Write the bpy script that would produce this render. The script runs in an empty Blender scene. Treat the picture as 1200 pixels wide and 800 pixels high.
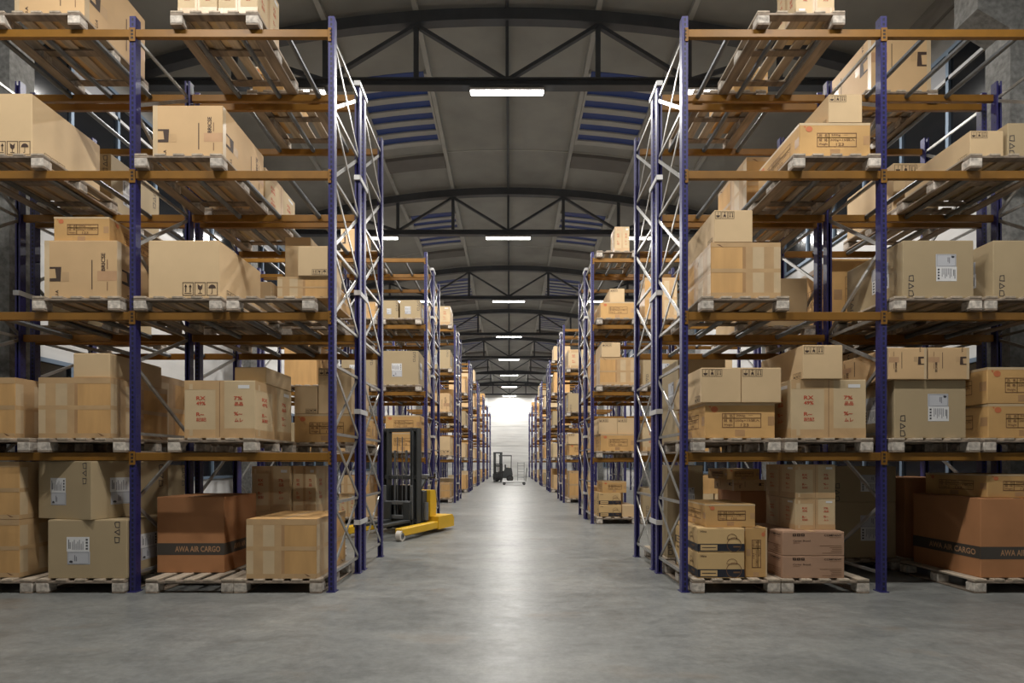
import bpy, bmesh, math, random
from mathutils import Vector, Matrix
# ------------------------------------------------------------------ camera, world, exposure
S = bpy.context.scene
COL = S.collection
F = 690.0            # focal length in pixels of the 1200 px frame
H = 1.32             # eye height
VPX, VPY = 597.5, 542.0
cam_d = bpy.data.cameras.new('camera'); cam = bpy.data.objects.new('camera', cam_d); COL.objects.link(cam)
cam_d.sensor_width = 36.0; cam_d.lens = 36.0 * F / 1200.0
cam_d.shift_x = (600 - VPX) / 1200.0; cam_d.shift_y = (VPY - 400) / 1200.0
cam_d.clip_start = 0.05; cam_d.clip_end = 200
cam.location = (0, 0, H); cam.rotation_euler = (math.pi / 2, 0, 0)
S.camera = cam
S.view_settings.view_transform = 'Standard'; S.view_settings.look = 'None'
S.view_settings.gamma = 1; S.view_settings.use_curve_mapping = False
S.view_settings.exposure = 0.0
W = bpy.data.worlds.new('night_sky'); S.world = W; W.use_nodes = True
W.node_tree.nodes['Background'].inputs[0].default_value = (0.02, 0.035, 0.09, 1)
W.node_tree.nodes['Background'].inputs[1].default_value = 0.3
LAMP_POWER = 212.0
LAMP_COLOR = (1.0, 0.965, 0.91)
random.seed(11)

def wx(px, Y): return (px - VPX) * Y / F
def wz(py, Y): return H + (VPY - py) * Y / F

# ------------------------------------------------------------------ materials
def mat(name, color, rough=0.6, metal=0.0, var=0.0, nscale=8.0, namp=0.0, bump=0.0, stretch=(1, 1, 1), spec=0.5, emit=None, estr=0.0):
    m = bpy.data.materials.new(name); m.use_nodes = True
    nt = m.node_tree; b = nt.nodes['Principled BSDF']
    b.inputs['Base Color'].default_value = (*color, 1); b.inputs['Roughness'].default_value = rough
    b.inputs['Metallic'].default_value = metal; b.inputs['Specular IOR Level'].default_value = spec
    if emit:
        b.inputs['Emission Color'].default_value = (*emit, 1); b.inputs['Emission Strength'].default_value = estr
    if namp > 0 or var > 0:
        tc = nt.nodes.new('ShaderNodeTexCoord'); mp = nt.nodes.new('ShaderNodeMapping')
        mp.inputs['Scale'].default_value = stretch
        nt.links.new(tc.outputs['Object'], mp.inputs[0])
        n = nt.nodes.new('ShaderNodeTexNoise'); n.inputs['Scale'].default_value = nscale; n.inputs['Detail'].default_value = 5
        nt.links.new(mp.outputs[0], n.inputs['Vector'])
        oi = nt.nodes.new('ShaderNodeObjectInfo')
        if var > 0:
            ad = nt.nodes.new('ShaderNodeVectorMath'); ad.operation = 'ADD'
            ms = nt.nodes.new('ShaderNodeMath'); ms.operation = 'MULTIPLY'; ms.inputs[1].default_value = 37.0
            nt.links.new(oi.outputs['Random'], ms.inputs[0])
            nt.links.new(mp.outputs[0], ad.inputs[0]); nt.links.new(ms.outputs[0], ad.inputs[1])
            nt.links.new(ad.outputs[0], n.inputs['Vector'])
        r1 = nt.nodes.new('ShaderNodeMapRange'); r1.inputs['From Min'].default_value = 0.3; r1.inputs['From Max'].default_value = 0.7
        r1.inputs['To Min'].default_value = 1 - namp; r1.inputs['To Max'].default_value = 1 + namp
        nt.links.new(n.outputs['Fac'], r1.inputs['Value'])
        r2 = nt.nodes.new('ShaderNodeMapRange'); r2.inputs['To Min'].default_value = 1 - var; r2.inputs['To Max'].default_value = 1 + var
        nt.links.new(oi.outputs['Random'], r2.inputs['Value'])
        mu = nt.nodes.new('ShaderNodeMath'); mu.operation = 'MULTIPLY'
        nt.links.new(r1.outputs[0], mu.inputs[0]); nt.links.new(r2.outputs[0], mu.inputs[1])
        hv = nt.nodes.new('ShaderNodeHueSaturation'); hv.inputs['Color'].default_value = (*color, 1)
        nt.links.new(mu.outputs[0], hv.inputs['Value']); nt.links.new(hv.outputs[0], b.inputs['Base Color'])
        if bump > 0:
            bp = nt.nodes.new('ShaderNodeBump'); bp.inputs['Strength'].default_value = bump; bp.inputs['Distance'].default_value = 0.01
            nt.links.new(n.outputs['Fac'], bp.inputs['Height']); nt.links.new(bp.outputs[0], b.inputs['Normal'])
    return m

def post_material():
    m = mat('blue_painted_steel', (0.023, 0.021, 0.118), 0.42, 0.0, 0.06, 6, 0.12)
    nt = m.node_tree; b = nt.nodes['Principled BSDF']
    src = b.inputs['Base Color'].links[0].from_socket
    tc = nt.nodes.new('ShaderNodeTexCoord'); sp = nt.nodes.new('ShaderNodeSeparateXYZ'); nt.links.new(tc.outputs['Object'], sp.inputs[0])
    ge = nt.nodes.new('ShaderNodeNewGeometry'); sn = nt.nodes.new('ShaderNodeSeparateXYZ'); nt.links.new(ge.outputs['Normal'], sn.inputs[0])
    def M(op, a, bb=None):
        x = nt.nodes.new('ShaderNodeMath'); x.operation = op
        for i, v in enumerate((a, bb)):
            if v is None: continue
            if isinstance(v, (int, float)): x.inputs[i].default_value = v
            else: nt.links.new(v, x.inputs[i])
        return x.outputs[0]
    zf = M('FRACT', M('DIVIDE', sp.outputs['Z'], 0.05))
    slot = M('MULTIPLY', M('GREATER_THAN', zf, 0.42), M('LESS_THAN', M('ABSOLUTE', sp.outputs['X']), 0.010))
    slot = M('MULTIPLY', slot, M('GREATER_THAN', M('ABSOLUTE', sn.outputs['Y']), 0.8))
    dot = M('MULTIPLY', M('GREATER_THAN', M('FRACT', M('DIVIDE', sp.outputs['Z'], 0.1)), 0.82),
            M('LESS_THAN', M('ABSOLUTE', M('SUBTRACT', sp.outputs['Y'], 0.03)), 0.007))
    dot = M('MULTIPLY', dot, M('GREATER_THAN', M('ABSOLUTE', sn.outputs['X']), 0.8))
    tot = M('MAXIMUM', slot, dot)
    mx = nt.nodes.new('ShaderNodeMixRGB'); mx.inputs[2].default_value = (0.006, 0.006, 0.012, 1)
    nt.links.new(tot, mx.inputs[0]); nt.links.new(src, mx.inputs[1]); nt.links.new(mx.outputs[0], b.inputs['Base Color'])
    return m

def floor_material():
    m = bpy.data.materials.new('polished_concrete'); m.use_nodes = True
    nt = m.node_tree; b = nt.nodes['Principled BSDF']; N = nt.nodes.new; L = nt.links.new
    tc = N('ShaderNodeTexCoord')
    def noise(scale, detail, sc=(1, 1, 1), rough=0.55):
        mp = N('ShaderNodeMapping'); mp.inputs['Scale'].default_value = sc; L(tc.outputs['Object'], mp.inputs[0])
        n = N('ShaderNodeTexNoise'); n.inputs['Scale'].default_value = scale; n.inputs['Detail'].default_value = detail
        n.inputs['Roughness'].default_value = rough; L(mp.outputs[0], n.inputs['Vector']); return n.outputs['Fac']
    big = noise(0.55, 6, (1, 0.8, 1)); mid = noise(4.5, 9, (1, 1.1, 1), 0.74); fine = noise(17, 8, (1, 1, 1), 0.78); streak = noise(1.6, 8, (0.5, 1.3, 1), 0.7)
    def ramp(src, stops):
        r = N('ShaderNodeValToRGB'); L(src, r.inputs[0]); e = r.color_ramp.elements
        e[0].position, e[0].color = stops[0][0], (*stops[0][1], 1); e[1].position, e[1].color = stops[-1][0], (*stops[-1][1], 1)
        for p, c in stops[1:-1]:
            x = e.new(p); x.color = (*c, 1)
        return r.outputs[0]
    c1 = ramp(big, [(0.33, (0.165, 0.172, 0.168)), (0.5, (0.195, 0.20, 0.193)), (0.68, (0.226, 0.226, 0.215))])
    c2 = ramp(mid, [(0.28, (0.82, 0.82, 0.82)), (0.5, (1, 1, 1)), (0.72, (1.16, 1.15, 1.13))])
    c3 = ramp(fine, [(0.28, (0.74, 0.74, 0.74)), (0.7, (1.2, 1.2, 1.2))])
    c4 = ramp(streak, [(0.36, (0.80, 0.80, 0.79)), (0.5, (1, 1, 1)), (0.7, (1.12, 1.11, 1.08))])
    def mul(a, c):
        x = N('ShaderNodeMixRGB'); x.blend_type = 'MULTIPLY'; x.inputs[0].default_value = 1; L(a, x.inputs[1]); L(c, x.inputs[2]); return x.outputs[0]
    base = mul(mul(mul(c1, c2), c3), c4)
    st = noise(0.9, 5, (1, 1.7, 1)); sr = ramp(st, [(0.60, (0, 0, 0)), (0.72, (0.5, 0.5, 0.5))])
    mx = N('ShaderNodeMixRGB'); L(sr, mx.inputs[0]); L(base, mx.inputs[1]); mx.inputs[2].default_value = (0.2, 0.16, 0.12, 1)
    L(mx.outputs[0], b.inputs['Base Color']); b.inputs['Specular IOR Level'].default_value = 0.28
    rr = N('ShaderNodeMapRange'); rr.inputs['From Min'].default_value = 0.3; rr.inputs['From Max'].default_value = 0.7
    rr.inputs['To Min'].default_value = 0.27; rr.inputs['To Max'].default_value = 0.46; L(mid, rr.inputs[0]); L(rr.outputs[0], b.inputs['Roughness'])
    bp = N('ShaderNodeBump'); bp.inputs['Strength'].default_value = 0.22; bp.inputs['Distance'].default_value = 0.01
    n2 = noise(11, 8, (1, 1, 1), 0.65); L(n2, bp.inputs['Height']); L(bp.outputs[0], b.inputs['Normal'])
    return m

M = {}
M['floor'] = floor_material()
M['post'] = post_material()
M['beam'] = mat('ochre_painted_steel', (0.215, 0.10, 0.015), 0.5, 0, 0.05, 5, 0.12, spec=0.3)
M['dark'] = mat('dark_hole', (0.02, 0.012, 0.01), 0.7)
M['galv'] = mat('galvanised_steel', (0.34, 0.335, 0.32), 0.38, 0.6, 0.08, 12, 0.12)
M['tube'] = mat('grey_support_tube', (0.12, 0.13, 0.14), 0.45, 0.4, 0.1, 8, 0.15)
M['spacer'] = mat('light_grey_plate', (0.55, 0.55, 0.55), 0.5, 0.2)
M['wood'] = mat('weathered_pallet_wood', (0.24, 0.19, 0.145), 0.8, 0, 0.2, 5, 0.38, 0.3, (3, 0.5, 3))
M['endwood'] = mat('pallet_block_wood', (0.50, 0.45, 0.39), 0.85, 0, 0.15, 22, 0.4, 0.5)
M['bench'] = mat('pallet_deck_wood', (0.40, 0.33, 0.25), 0.8, 0, 0.15, 5, 0.3, 0.3, (4, 0.4, 4))
def card(n, c, amp=0.05, sc=3.0, st=(1, 1, 1)): return mat(n, c, 0.72, 0, 0.05, sc, amp, 0.04, st, 0.3)
M['A'] = card('plain_tan_cardboard', (0.62, 0.455, 0.265))
M['B'] = card('warm_tan_cardboard', (0.60, 0.405, 0.215))
M['C'] = card('tape_wrapped_cardboard', (0.58, 0.345, 0.14), 0.12, 2.5, (3, 3, 0.5))
M['D'] = card('pale_kraft_cardboard', (0.56, 0.43, 0.26), 0.08)
M['E'] = card('honey_kraft_cardboard', (0.56, 0.34, 0.135), 0.14, 2.2)
M['F'] = card('greyish_tan_cardboard', (0.40, 0.31, 0.185), 0.03)
M['G'] = card('brown_cardboard', (0.42, 0.195, 0.085), 0.08)
M['Hh'] = card('cream_cardboard', (0.58, 0.40, 0.19), 0.05)
M['I'] = card('pinkish_brown_cardboard', (0.42, 0.26, 0.17), 0.05)
M['tape'] = mat('brown_packing_tape', (0.42, 0.25, 0.12), 0.35, 0, 0.05, 6, 0.08)
M['tapeL'] = mat('pale_packing_tape', (0.56, 0.425, 0.26), 0.4, 0, 0.05, 6, 0.08)
M['tapeP'] = mat('pinkish_packing_tape', (0.50, 0.30, 0.16), 0.4, 0, 0.05, 6, 0.08)
M['tapeM'] = mat('tan_packing_tape', (0.50, 0.33, 0.17), 0.4, 0, 0.05, 6, 0.08)
M['ink'] = mat('dark_brown_ink', (0.055, 0.032, 0.022), 0.7)
M['inkg'] = mat('dark_grey_ink', (0.045, 0.045, 0.055), 0.7)
M['inkE'] = mat('faded_brown_ink', (0.17, 0.085, 0.04), 0.7)
M['red'] = mat('red_ink', (0.50, 0.075, 0.035), 0.7)
M['orange'] = mat('orange_ink', (0.55, 0.16, 0.06), 0.7)
M['band'] = mat('charcoal_print_band', (0.06, 0.05, 0.04), 0.6)
M['navy'] = mat('black_print_band', (0.016, 0.018, 0.028), 0.5)
M['cargo'] = mat('cargo_lettering', (0.42, 0.235, 0.12), 0.6)
M['paper'] = mat('white_label_paper', (0.68, 0.68, 0.68), 0.6)
M['paper2'] = mat('grey_label_paper', (0.50, 0.51, 0.54), 0.6)
M['labink'] = mat('label_grey_print', (0.22, 0.22, 0.25), 0.6)
M['steel'] = mat('truss_steel', (0.078, 0.087, 0.102), 0.5, 0.2, 0.05, 3, 0.15)
M['roof'] = mat('concrete_vault', (0.31, 0.315, 0.30), 0.85, 0, 0, 0.9, 0.16, 0.2, (1, 1, 1))
M['purlin'] = mat('concrete_purlin', (0.42, 0.425, 0.41), 0.8, 0, 0.04, 2, 0.1)
M['vent'] = mat('grey_vent_panel', (0.17, 0.165, 0.158), 0.8, 0, 0, 2, 0.1)
M['wall'] = mat('painted_block_wall', (0.62, 0.62, 0.61), 0.85, 0, 0, 1.3, 0.13, 0.25, (1, 0.25, 2.5))
M['wallup'] = mat('dimmed_wall', (0.26, 0.26, 0.25), 0.9, 0, 0, 3, 0.25, 0.4, (1, 0.4, 1))  # dim light on the upper walls is put into this darker colour
M['column'] = mat('rough_concrete', (0.22, 0.22, 0.21), 0.9, 0, 0.04, 18, 0.3, 0.6)
M['panelw'] = mat('white_wall_panel', (0.72, 0.72, 0.70), 0.7, 0, 0.05, 2.0, 0.12, 0.15, (0.25, 1, 3))
M['glass'] = mat('black_window_glass', (0.008, 0.009, 0.011), 0.12)
M['frost'] = mat('frosted_vent_glass', (0.30, 0.31, 0.33), 0.5)
M['frame'] = mat('steel_window_frame', (0.16, 0.22, 0.30), 0.5, 0.2)
M['framew'] = mat('pale_window_frame', (0.55, 0.56, 0.57), 0.5)
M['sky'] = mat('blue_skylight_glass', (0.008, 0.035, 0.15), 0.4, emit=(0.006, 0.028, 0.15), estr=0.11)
M['yellow'] = mat('yellow_truck_paint', (0.72, 0.43, 0.02), 0.38, 0, 0, 3, 0.06)
M['mast'] = mat('dark_grey_mast', (0.055, 0.06, 0.062), 0.45, 0.2)
M['black'] = mat('black_plastic', (0.02, 0.02, 0.021), 0.5)
M['wheel'] = mat('cream_wheel', (0.62, 0.58, 0.52), 0.6)
M['chain'] = mat('mast_grey_steel', (0.2, 0.21, 0.22), 0.4, 0.5)
M['housing'] = mat('lamp_housing', (0.55, 0.55, 0.55), 0.5)
M['lamp'] = mat('lamp_diffuser', (0.9, 0.9, 0.9), 0.4, emit=(1, 0.97, 0.92), estr=14.0)

# ------------------------------------------------------------------ mesh builder
class MB:
    def __init__(s): s.v = []; s.f = []; s.mi = []; s.ms = []
    def m(s, k):
        if k not in s.ms: s.ms.append(k)
        return s.ms.index(k)
    def add(s, vs, fs, k):
        o = len(s.v); s.v += [tuple(v) for v in vs]; i = s.m(k)
        for f in fs: s.f.append([a + o for a in f]); s.mi.append(i)
        return s
    def box(s, x0, x1, y0, y1, z0, z1, k):
        return s.add([(x0,y0,z0),(x1,y0,z0),(x1,y1,z0),(x0,y1,z0),(x0,y0,z1),(x1,y0,z1),(x1,y1,z1),(x0,y1,z1)],
            [(0,3,2,1),(4,5,6,7),(0,1,5,4),(1,2,6,5),(2,3,7,6),(3,0,4,7)], k)
    def bbox(s, x0, x1, y0, y1, z0, z1, k, b=0.006):
        # bevelled box: every edge and corner chamfered
        vs = []; idx = {}
        X = (x0, x1); Y = (y0, y1); Z = (z0, z1); sg = (1, -1)
        for i in (0, 1):
            for j in (0, 1):
                for l in (0, 1):
                    for ax in range(3):
                        p = [X[i], Y[j], Z[l]]
                        for a2, q in ((0, i), (1, j), (2, l)):
                            if a2 != ax: p[a2] += sg[q] * b
                        idx[(i, j, l, ax)] = len(vs); vs.append(tuple(p))
        fs = []
        for ax in range(3):
            o = [a for a in range(3) if a != ax]
            for sd in (0, 1):
                q = []
                for a, c in ((0, 0), (1, 0), (1, 1), (0, 1)):
                    t = [0, 0, 0]; t[ax] = sd; t[o[0]] = a; t[o[1]] = c; q.append(idx[(*t, ax)])
                fs.append(q)
        for ax in range(3):
            o = [a for a in range(3) if a != ax]
            for a in (0, 1):
                for c in (0, 1):
                    t0 = [0, 0, 0]; t1 = [0, 0, 0]; t0[ax] = 0; t1[ax] = 1
                    for t in (t0, t1): t[o[0]] = a; t[o[1]] = c
                    fs.append([idx[(*t0, o[0])], idx[(*t1, o[0])], idx[(*t1, o[1])], idx[(*t0, o[1])]])
        for i in (0, 1):
            for j in (0, 1):
                for l in (0, 1): fs.append([idx[(i, j, l, a)] for a in range(3)])
        return s.add(vs, fs, k)
    def bar(s, a, b, w, h, k, up=(0, 0, 1)):
        a = Vector(a); b = Vector(b); d = (b - a).normalized(); u = Vector(up)
        if abs(d.dot(u)) > 0.98: u = Vector((0, 1, 0))
        x = d.cross(u).normalized(); y = x.cross(d).normalized()
        vs = [p + x * sx * w / 2 + y * sy * h / 2 for p in (a, b) for sx, sy in ((-1, -1), (1, -1), (1, 1), (-1, 1))]
        return s.add(vs, [(0,3,2,1),(4,5,6,7),(0,1,5,4),(1,2,6,5),(2,3,7,6),(3,0,4,7)], k)
    def tube(s, a, b, r, k, n=8, r2=None):
        a = Vector(a); b = Vector(b); d = (b - a).normalized(); u = Vector((0, 0, 1)) if abs(d.z) < 0.9 else Vector((1, 0, 0))
        x = d.cross(u).normalized(); y = x.cross(d).normalized(); r2 = r if r2 is None else r2
        vs = [p + (x * math.cos(t) + y * math.sin(t)) * rr for p, rr in ((a, r), (b, r2)) for t in [2 * math.pi * i / n for i in range(n)]]
        fs = [(i, (i + 1) % n, n + (i + 1) % n, n + i) for i in range(n)] + [tuple(range(n))[::-1], tuple(range(n, 2 * n))]
        return s.add(vs, fs, k)
    def prism(s, pts, y0, y1, k):      # pts in xz, extruded along y
        n = len(pts); vs = [(p[0], y0, p[1]) for p in pts] + [(p[0], y1, p[1]) for p in pts]
        return s.add(vs, [(i, (i + 1) % n, n + (i + 1) % n, n + i) for i in range(n)] + [tuple(range(n))[::-1], tuple(range(n, 2 * n))], k)
    def mesh(s, name, fix=True):
        me = bpy.data.meshes.new(name); me.from_pydata(s.v, [], s.f)
        for k in s.ms: me.materials.append(M[k])
        me.polygons.foreach_set('material_index', s.mi)
        if fix:
            bm = bmesh.new(); bm.from_mesh(me); bmesh.ops.recalc_face_normals(bm, faces=bm.faces); bm.to_mesh(me); bm.free()
        me.update(); return me
    def obj(s, name, parent=None, fix=True): return link(name, s.mesh(name, fix), parent)

def link(name, data, parent=None, loc=(0, 0, 0)):
    o = bpy.data.objects.new(name, data); COL.objects.link(o); o.location = loc
    if parent: o.parent = parent
    return o
def tag(o, label=None, cat=None, group=None, kind=None):
    if label: o['label'] = label
    if cat: o['category'] = cat
    if group: o['group'] = group
    if kind: o['kind'] = kind
    return o
def empty(name, loc, rz=0):
    o = bpy.data.objects.new(name, None); COL.objects.link(o); o.location = loc; o.rotation_euler = (0, 0, rz)
    o.empty_display_size = 0.1; return o

# ------------------------------------------------------------------ the building shell
Y0, Y1 = -4.6, 58.3
T0, TP = 10.37, 6.72               # first truss in view and the truss spacing
XC = -0.05                         # centre line of the hall
R = 22.5; ZC = 9.36
def roofz(x, dz=0): return ZC + dz - R + math.sqrt(R * R - (x - XC) ** 2)
WX = 6.5
tag(MB().box(-7.3, 7.3, Y0, Y1, -0.1, 0, 'floor').obj('floor'), kind='structure')
m = MB(); n = 28; xs = [XC - 6.75 + 13.5 * i / n for i in range(n + 1)]
vs = [(x, y, roofz(x, dz)) for y in (Y0, Y1) for dz in (0, 0.2) for x in xs]; k = n + 1
fs = []
for i in range(n): fs += [(i, i + 1, 2 * k + i + 1, 2 * k + i), (k + i, k + i + 1, 3 * k + i + 1, 3 * k + i), (i, i + 1, k + i + 1, k + i), (2 * k + i, 2 * k + i + 1, 3 * k + i + 1, 3 * k + i)]
fs += [(0, k, 3 * k, 2 * k), (n, k + n, 3 * k + n, 2 * k + n)]
ceiling = tag(m.add(vs, fs, 'roof').obj('ceiling'), kind='structure')
for i in range(-3, 4):
    x = XC + 1.6 * i; z = roofz(x); w = 0.05 if i == 0 else 0.09
    MB().box(x - w / 2, x + w / 2, Y0, Y1, z - (0.08 if i else 0.05), z + 0.02, 'purlin').obj('purlin', ceiling)
MB().tube((XC, Y0, roofz(XC) - 0.09), (XC, Y1, roofz(XC) - 0.09), 0.03, 'steel', 8).obj('conduit', ceiling)
for j in range(-1, 8):             # roof panel joints (shallow cross ribs of the vault)
    y = T0 + TP * j + TP / 2 + 1.4; m = MB()
    pts = [XC - 6.4 + 12.8 * i / 16 for i in range(17)]
    for a, b in zip(pts, pts[1:]): m.bar((a, y, roofz(a) - 0.005), (b, y, roofz(b) - 0.005), 0.03, 0.02, 'purlin')
    m.obj('cross_rib', ceiling)
# skylights: a curb, blue panes and deep slats, with a blind vent panel after it
def patch(mb, x0, x1, y0, y1, d0, d1, k, seg=3):
    xs_ = [x0 + (x1 - x0) * i / seg for i in range(seg + 1)]
    for a, b in zip(xs_, xs_[1:]):
        za, zb = roofz(a), roofz(b)
        mb.add([(a,y0,za-d0),(b,y0,zb-d0),(b,y1,zb-d0),(a,y1,za-d0),(a,y0,za-d1),(b,y0,zb-d1),(b,y1,zb-d1),(a,y1,za-d1)],
               [(0,3,2,1),(4,5,6,7),(0,1,5,4),(1,2,6,5),(2,3,7,6),(3,0,4,7)], k)
for j in range(-2, 7):
    for sd in (-1, 1):
        xa, xb = sorted((XC + sd * 1.68, XC + sd * 3.12)); yb = T0 + TP * j + 1.63; L = 2.62
        e = MB(); patch(e, xa - 0.03, xa + 0.02, yb - 0.05, yb + L, -0.01, 0.09, 'purlin', 1); patch(e, xb - 0.02, xb + 0.03, yb - 0.05, yb + L, -0.01, 0.09, 'purlin', 1)
        sk = e.obj('skylight', ceiling)
        for q in range(6):
            y = yb + q * 0.445
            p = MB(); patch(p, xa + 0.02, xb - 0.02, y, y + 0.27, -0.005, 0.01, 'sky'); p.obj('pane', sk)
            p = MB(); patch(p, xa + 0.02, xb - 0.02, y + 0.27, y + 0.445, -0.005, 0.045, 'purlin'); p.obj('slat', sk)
        p = MB(); patch(p, xa - 0.03, xb + 0.03, yb + 3.15, yb + 3.75, -0.01, 0.10, 'vent'); p.obj('vent_panel', ceiling)

# side walls: columns with haunches, an upper and a lower window band per bay
CP = [7.2 + TP * i for i in range(-3, 8)]       # near faces of the columns
for sd, side in ((-1, 'left'), (1, 'right')):
    a, b = sorted((sd * WX, sd * (WX + 0.3)))
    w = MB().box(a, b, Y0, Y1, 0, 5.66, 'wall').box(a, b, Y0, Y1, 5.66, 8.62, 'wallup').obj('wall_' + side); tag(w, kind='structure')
    MB().box(*sorted((sd * (WX - 0.02), sd * WX)), Y0, Y1, 7.98, 8.02, 'vent').obj('gutter_line', w)
    colm = MB(); t = 6.12
    colm.box(*sorted((sd * t, sd * WX)), 0, 0.38, 0, 8.3, 'column')
    colm.prism([(sd * t, 6.63), (sd * 5.72, 6.87), (sd * 5.72, 8.2), (sd * t, 8.2)], 0, 0.38, 'column')
    cme = colm.mesh('column')
    for y in CP: link('column', cme, w, (0, y, 0))
    for wi, (z0, z1) in enumerate(((5.72, 7.38), (1.0, 2.75))):
        pane_c = {}
        for ci, y in enumerate(CP):
            ya, yb = y + 0.46, y + TP - 0.08
            if yb > Y1: yb = Y1 - 0.1
            if yb - ya < 1: continue
            win = empty('window_%d' % (1 + ci + (0 if sd < 0 else 20) + (wi * 40)), (sd * WX, ya, z0)); tag(win, kind='structure')
            LL = yb - ya; HH = z1 - z0; i0 = -sd
            nm = 6; zt = 1.26 if wi == 0 else 1.1
            for q in range(nm):
                y0_, y1_ = LL * q / nm + 0.03, LL * (q + 1) / nm - 0.03
                for (za, zb, kk) in ((0.03, zt - 0.03, 'glass'), (zt + 0.03, HH - 0.03, 'frost' if (wi == 0 and q % 2) else 'glass')):
                    key = (round(y1_ - y0_, 3), za, kk)
                    if key not in pane_c: pane_c[key] = MB().box(*sorted((0.0, i0 * 0.012)), 0, y1_ - y0_, za, zb, kk).mesh('pane')
                    link('pane', pane_c[key], win, (0, y0_, 0))
            fr = MB(); d = sorted((0.0, i0 * 0.05))
            kf = 'framew' if wi == 0 else 'frame'
            fr.box(*d, 0, LL, -0.03, 0.03, 'frame'); fr.box(*d, 0, LL, HH - 0.03, HH + 0.03, 'frame')
            fr.box(*d, -0.03, 0.0, 0, HH, 'frame').box(*d, LL, LL + 0.03, 0, HH, 'frame')
            fr.obj('window_frame', win)
            MB().box(*d, 0, LL, zt - 0.025, zt + 0.025, kf).obj('transom', win)
            for q in range(1, nm): MB().box(*d, LL * q / nm - 0.03, LL * q / nm + 0.03, 0.03, HH - 0.03, 'frame').obj('mullion', win)
for nm_, y in (('wall_back', Y1), ('wall_front', Y0 - 0.2)):
    wb = MB().box(-7, 7, y, y + 0.2, 0, 9.5, 'wall' if nm_ == 'wall_back' else 'wallup').obj(nm_); tag(wb, kind='structure')  # unseen front wall takes the dimmed tone to cut bounced light
    if nm_ == 'wall_back':
        for i in range(9):
            pz = i * 0.98
            for x0 in (-6.45, -2.15, 2.15):
                MB().bbox(x0 + 0.01, x0 + 4.29, y - 0.04 - 0.004 * ((i + int(x0)) % 2), y, pz + 0.01, pz + 0.97, 'panelw', 0.008).obj('wall_panel', wb)

# roof trusses and lamps
ORD = ['nearest', 'second', 'third', 'fourth', 'fifth', 'sixth', 'seventh', 'eighth']
XN = [XC + 1.6 * i for i in range(-4, 5)]
RT = 22.3
def topz(x): return 9.17 - RT + math.sqrt(RT * RT - (x - XC) ** 2)
tm = {}
def truss_parts():
    z0 = 7.98; out = []
    m = MB(); xs = [XC - 6.44 + 12.88 * i / 24 for i in range(25)]
    k = len(xs)
    vs = [(x, y, topz(x) + dz) for x in xs for (y, dz) in ((-0.09, -0.1), (0.09, -0.1), (0.09, 0.1), (-0.09, 0.1))]
    fs = [(0, 1, 2, 3), tuple(4 * (k - 1) + q for q in (3, 2, 1, 0))]
    for i in range(k - 1):
        for q in range(4): fs.append((4 * i + q, 4 * i + (q + 1) % 4, 4 * i + 4 + (q + 1) % 4, 4 * i + 4 + q))
    out.append(('top_chord', m.add(vs, fs, 'steel').mesh('top_chord')))
    m = MB(); m.box(XC - 6.44, XC + 6.44, -0.09, 0.09, z0 - 0.07, z0 - 0.05, 'steel').box(XC - 6.44, XC + 6.44, -0.09, 0.09, z0 + 0.05, z0 + 0.07, 'steel').box(XC - 6.44, XC + 6.44, -0.03, 0.03, z0 - 0.05, z0 + 0.05, 'steel')
    out.append(('bottom_chord', m.mesh('bottom_chord')))
    for i, x in enumerate(XN[1:-1]):
        w = 0.05 if i == 3 else 0.085
        out.append(('vertical', MB().box(x - w / 2, x + w / 2, -0.035, 0.035, z0 + 0.07, topz(x) - 0.09, 'steel').mesh('vertical')))
    for i in range(8):
        a, b = XN[i], XN[i + 1]
        up_right = i in (0, 2, 5, 7)     # nodes: top joints at the odd nodes
        if i in (1, 3): p, q = (a, topz(a) - 0.1), (b, z0 + 0.06)
        elif i in (2,): p, q = (a, z0 + 0.06), (b, topz(b) - 0.1)
        elif i in (4, 6): p, q = (a, z0 + 0.06), (b, topz(b) - 0.1)
        elif i == 5: p, q = (a, topz(a) - 0.1), (b, z0 + 0.06)
        else: continue
        out.append(('diagonal', MB().bar((p[0], 0, p[1]), (q[0], 0, q[1]), 0.06, 0.085, 'steel', (0, 1, 0)).mesh('diagonal')))
    return out
TP_PARTS = truss_parts()
for j in range(-1, 8):
    y = T0 + TP * j
    t = empty('roof_truss', (0, y, 0))
    if j >= 0: tag(t, 'dark steel bow truss under the vault, %s from the front of the hall view' % ORD[j], 'truss', 'roof trusses')
    else: tag(t, 'dark steel bow truss nearly above the camera, outside the view', 'truss', 'roof trusses')
    for nme, me in TP_PARTS: link(nme, me, t)
hm = MB().box(-0.65, 0.65, -0.07, 0.07, 0.035, 0.075, 'housing').box(-0.03, 0.03, -0.02, 0.02, 0.075, 0.1, 'housing').mesh('housing')
dm = MB().bbox(-0.64, 0.64, -0.055, 0.055, 0.0, 0.037, 'lamp', 0.01).mesh('diffuser')
dl = bpy.data.lights.new('tube_light', 'AREA'); dl.shape = 'RECTANGLE'; dl.size = 1.26; dl.size_y = 0.1; dl.energy = LAMP_POWER; dl.color = LAMP_COLOR
for j in range(-1, 8):
    for li, x in enumerate((-3.85, 0, 3.75)):
        y = T0 + TP * j
        l = empty('ceiling_lamp', (XC + x, y, 7.81))
        row = ('left', 'middle', 'right')[li]
        if j >= 0: tag(l, 'lit white tube lamp under the %s truss, %s row' % (ORD[j], row), 'lamp', 'tube lamps, %s row' % row)
        else: tag(l, 'lit white tube lamp nearly above the camera, %s row' % row, 'lamp', 'tube lamps, %s row' % row)
        link('housing', hm, l); link('diffuser', dm, l)
        lo = bpy.data.objects.new('tube_light', dl); COL.objects.link(lo); lo.parent = l; lo.location = (0, 0, -0.006)

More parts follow.
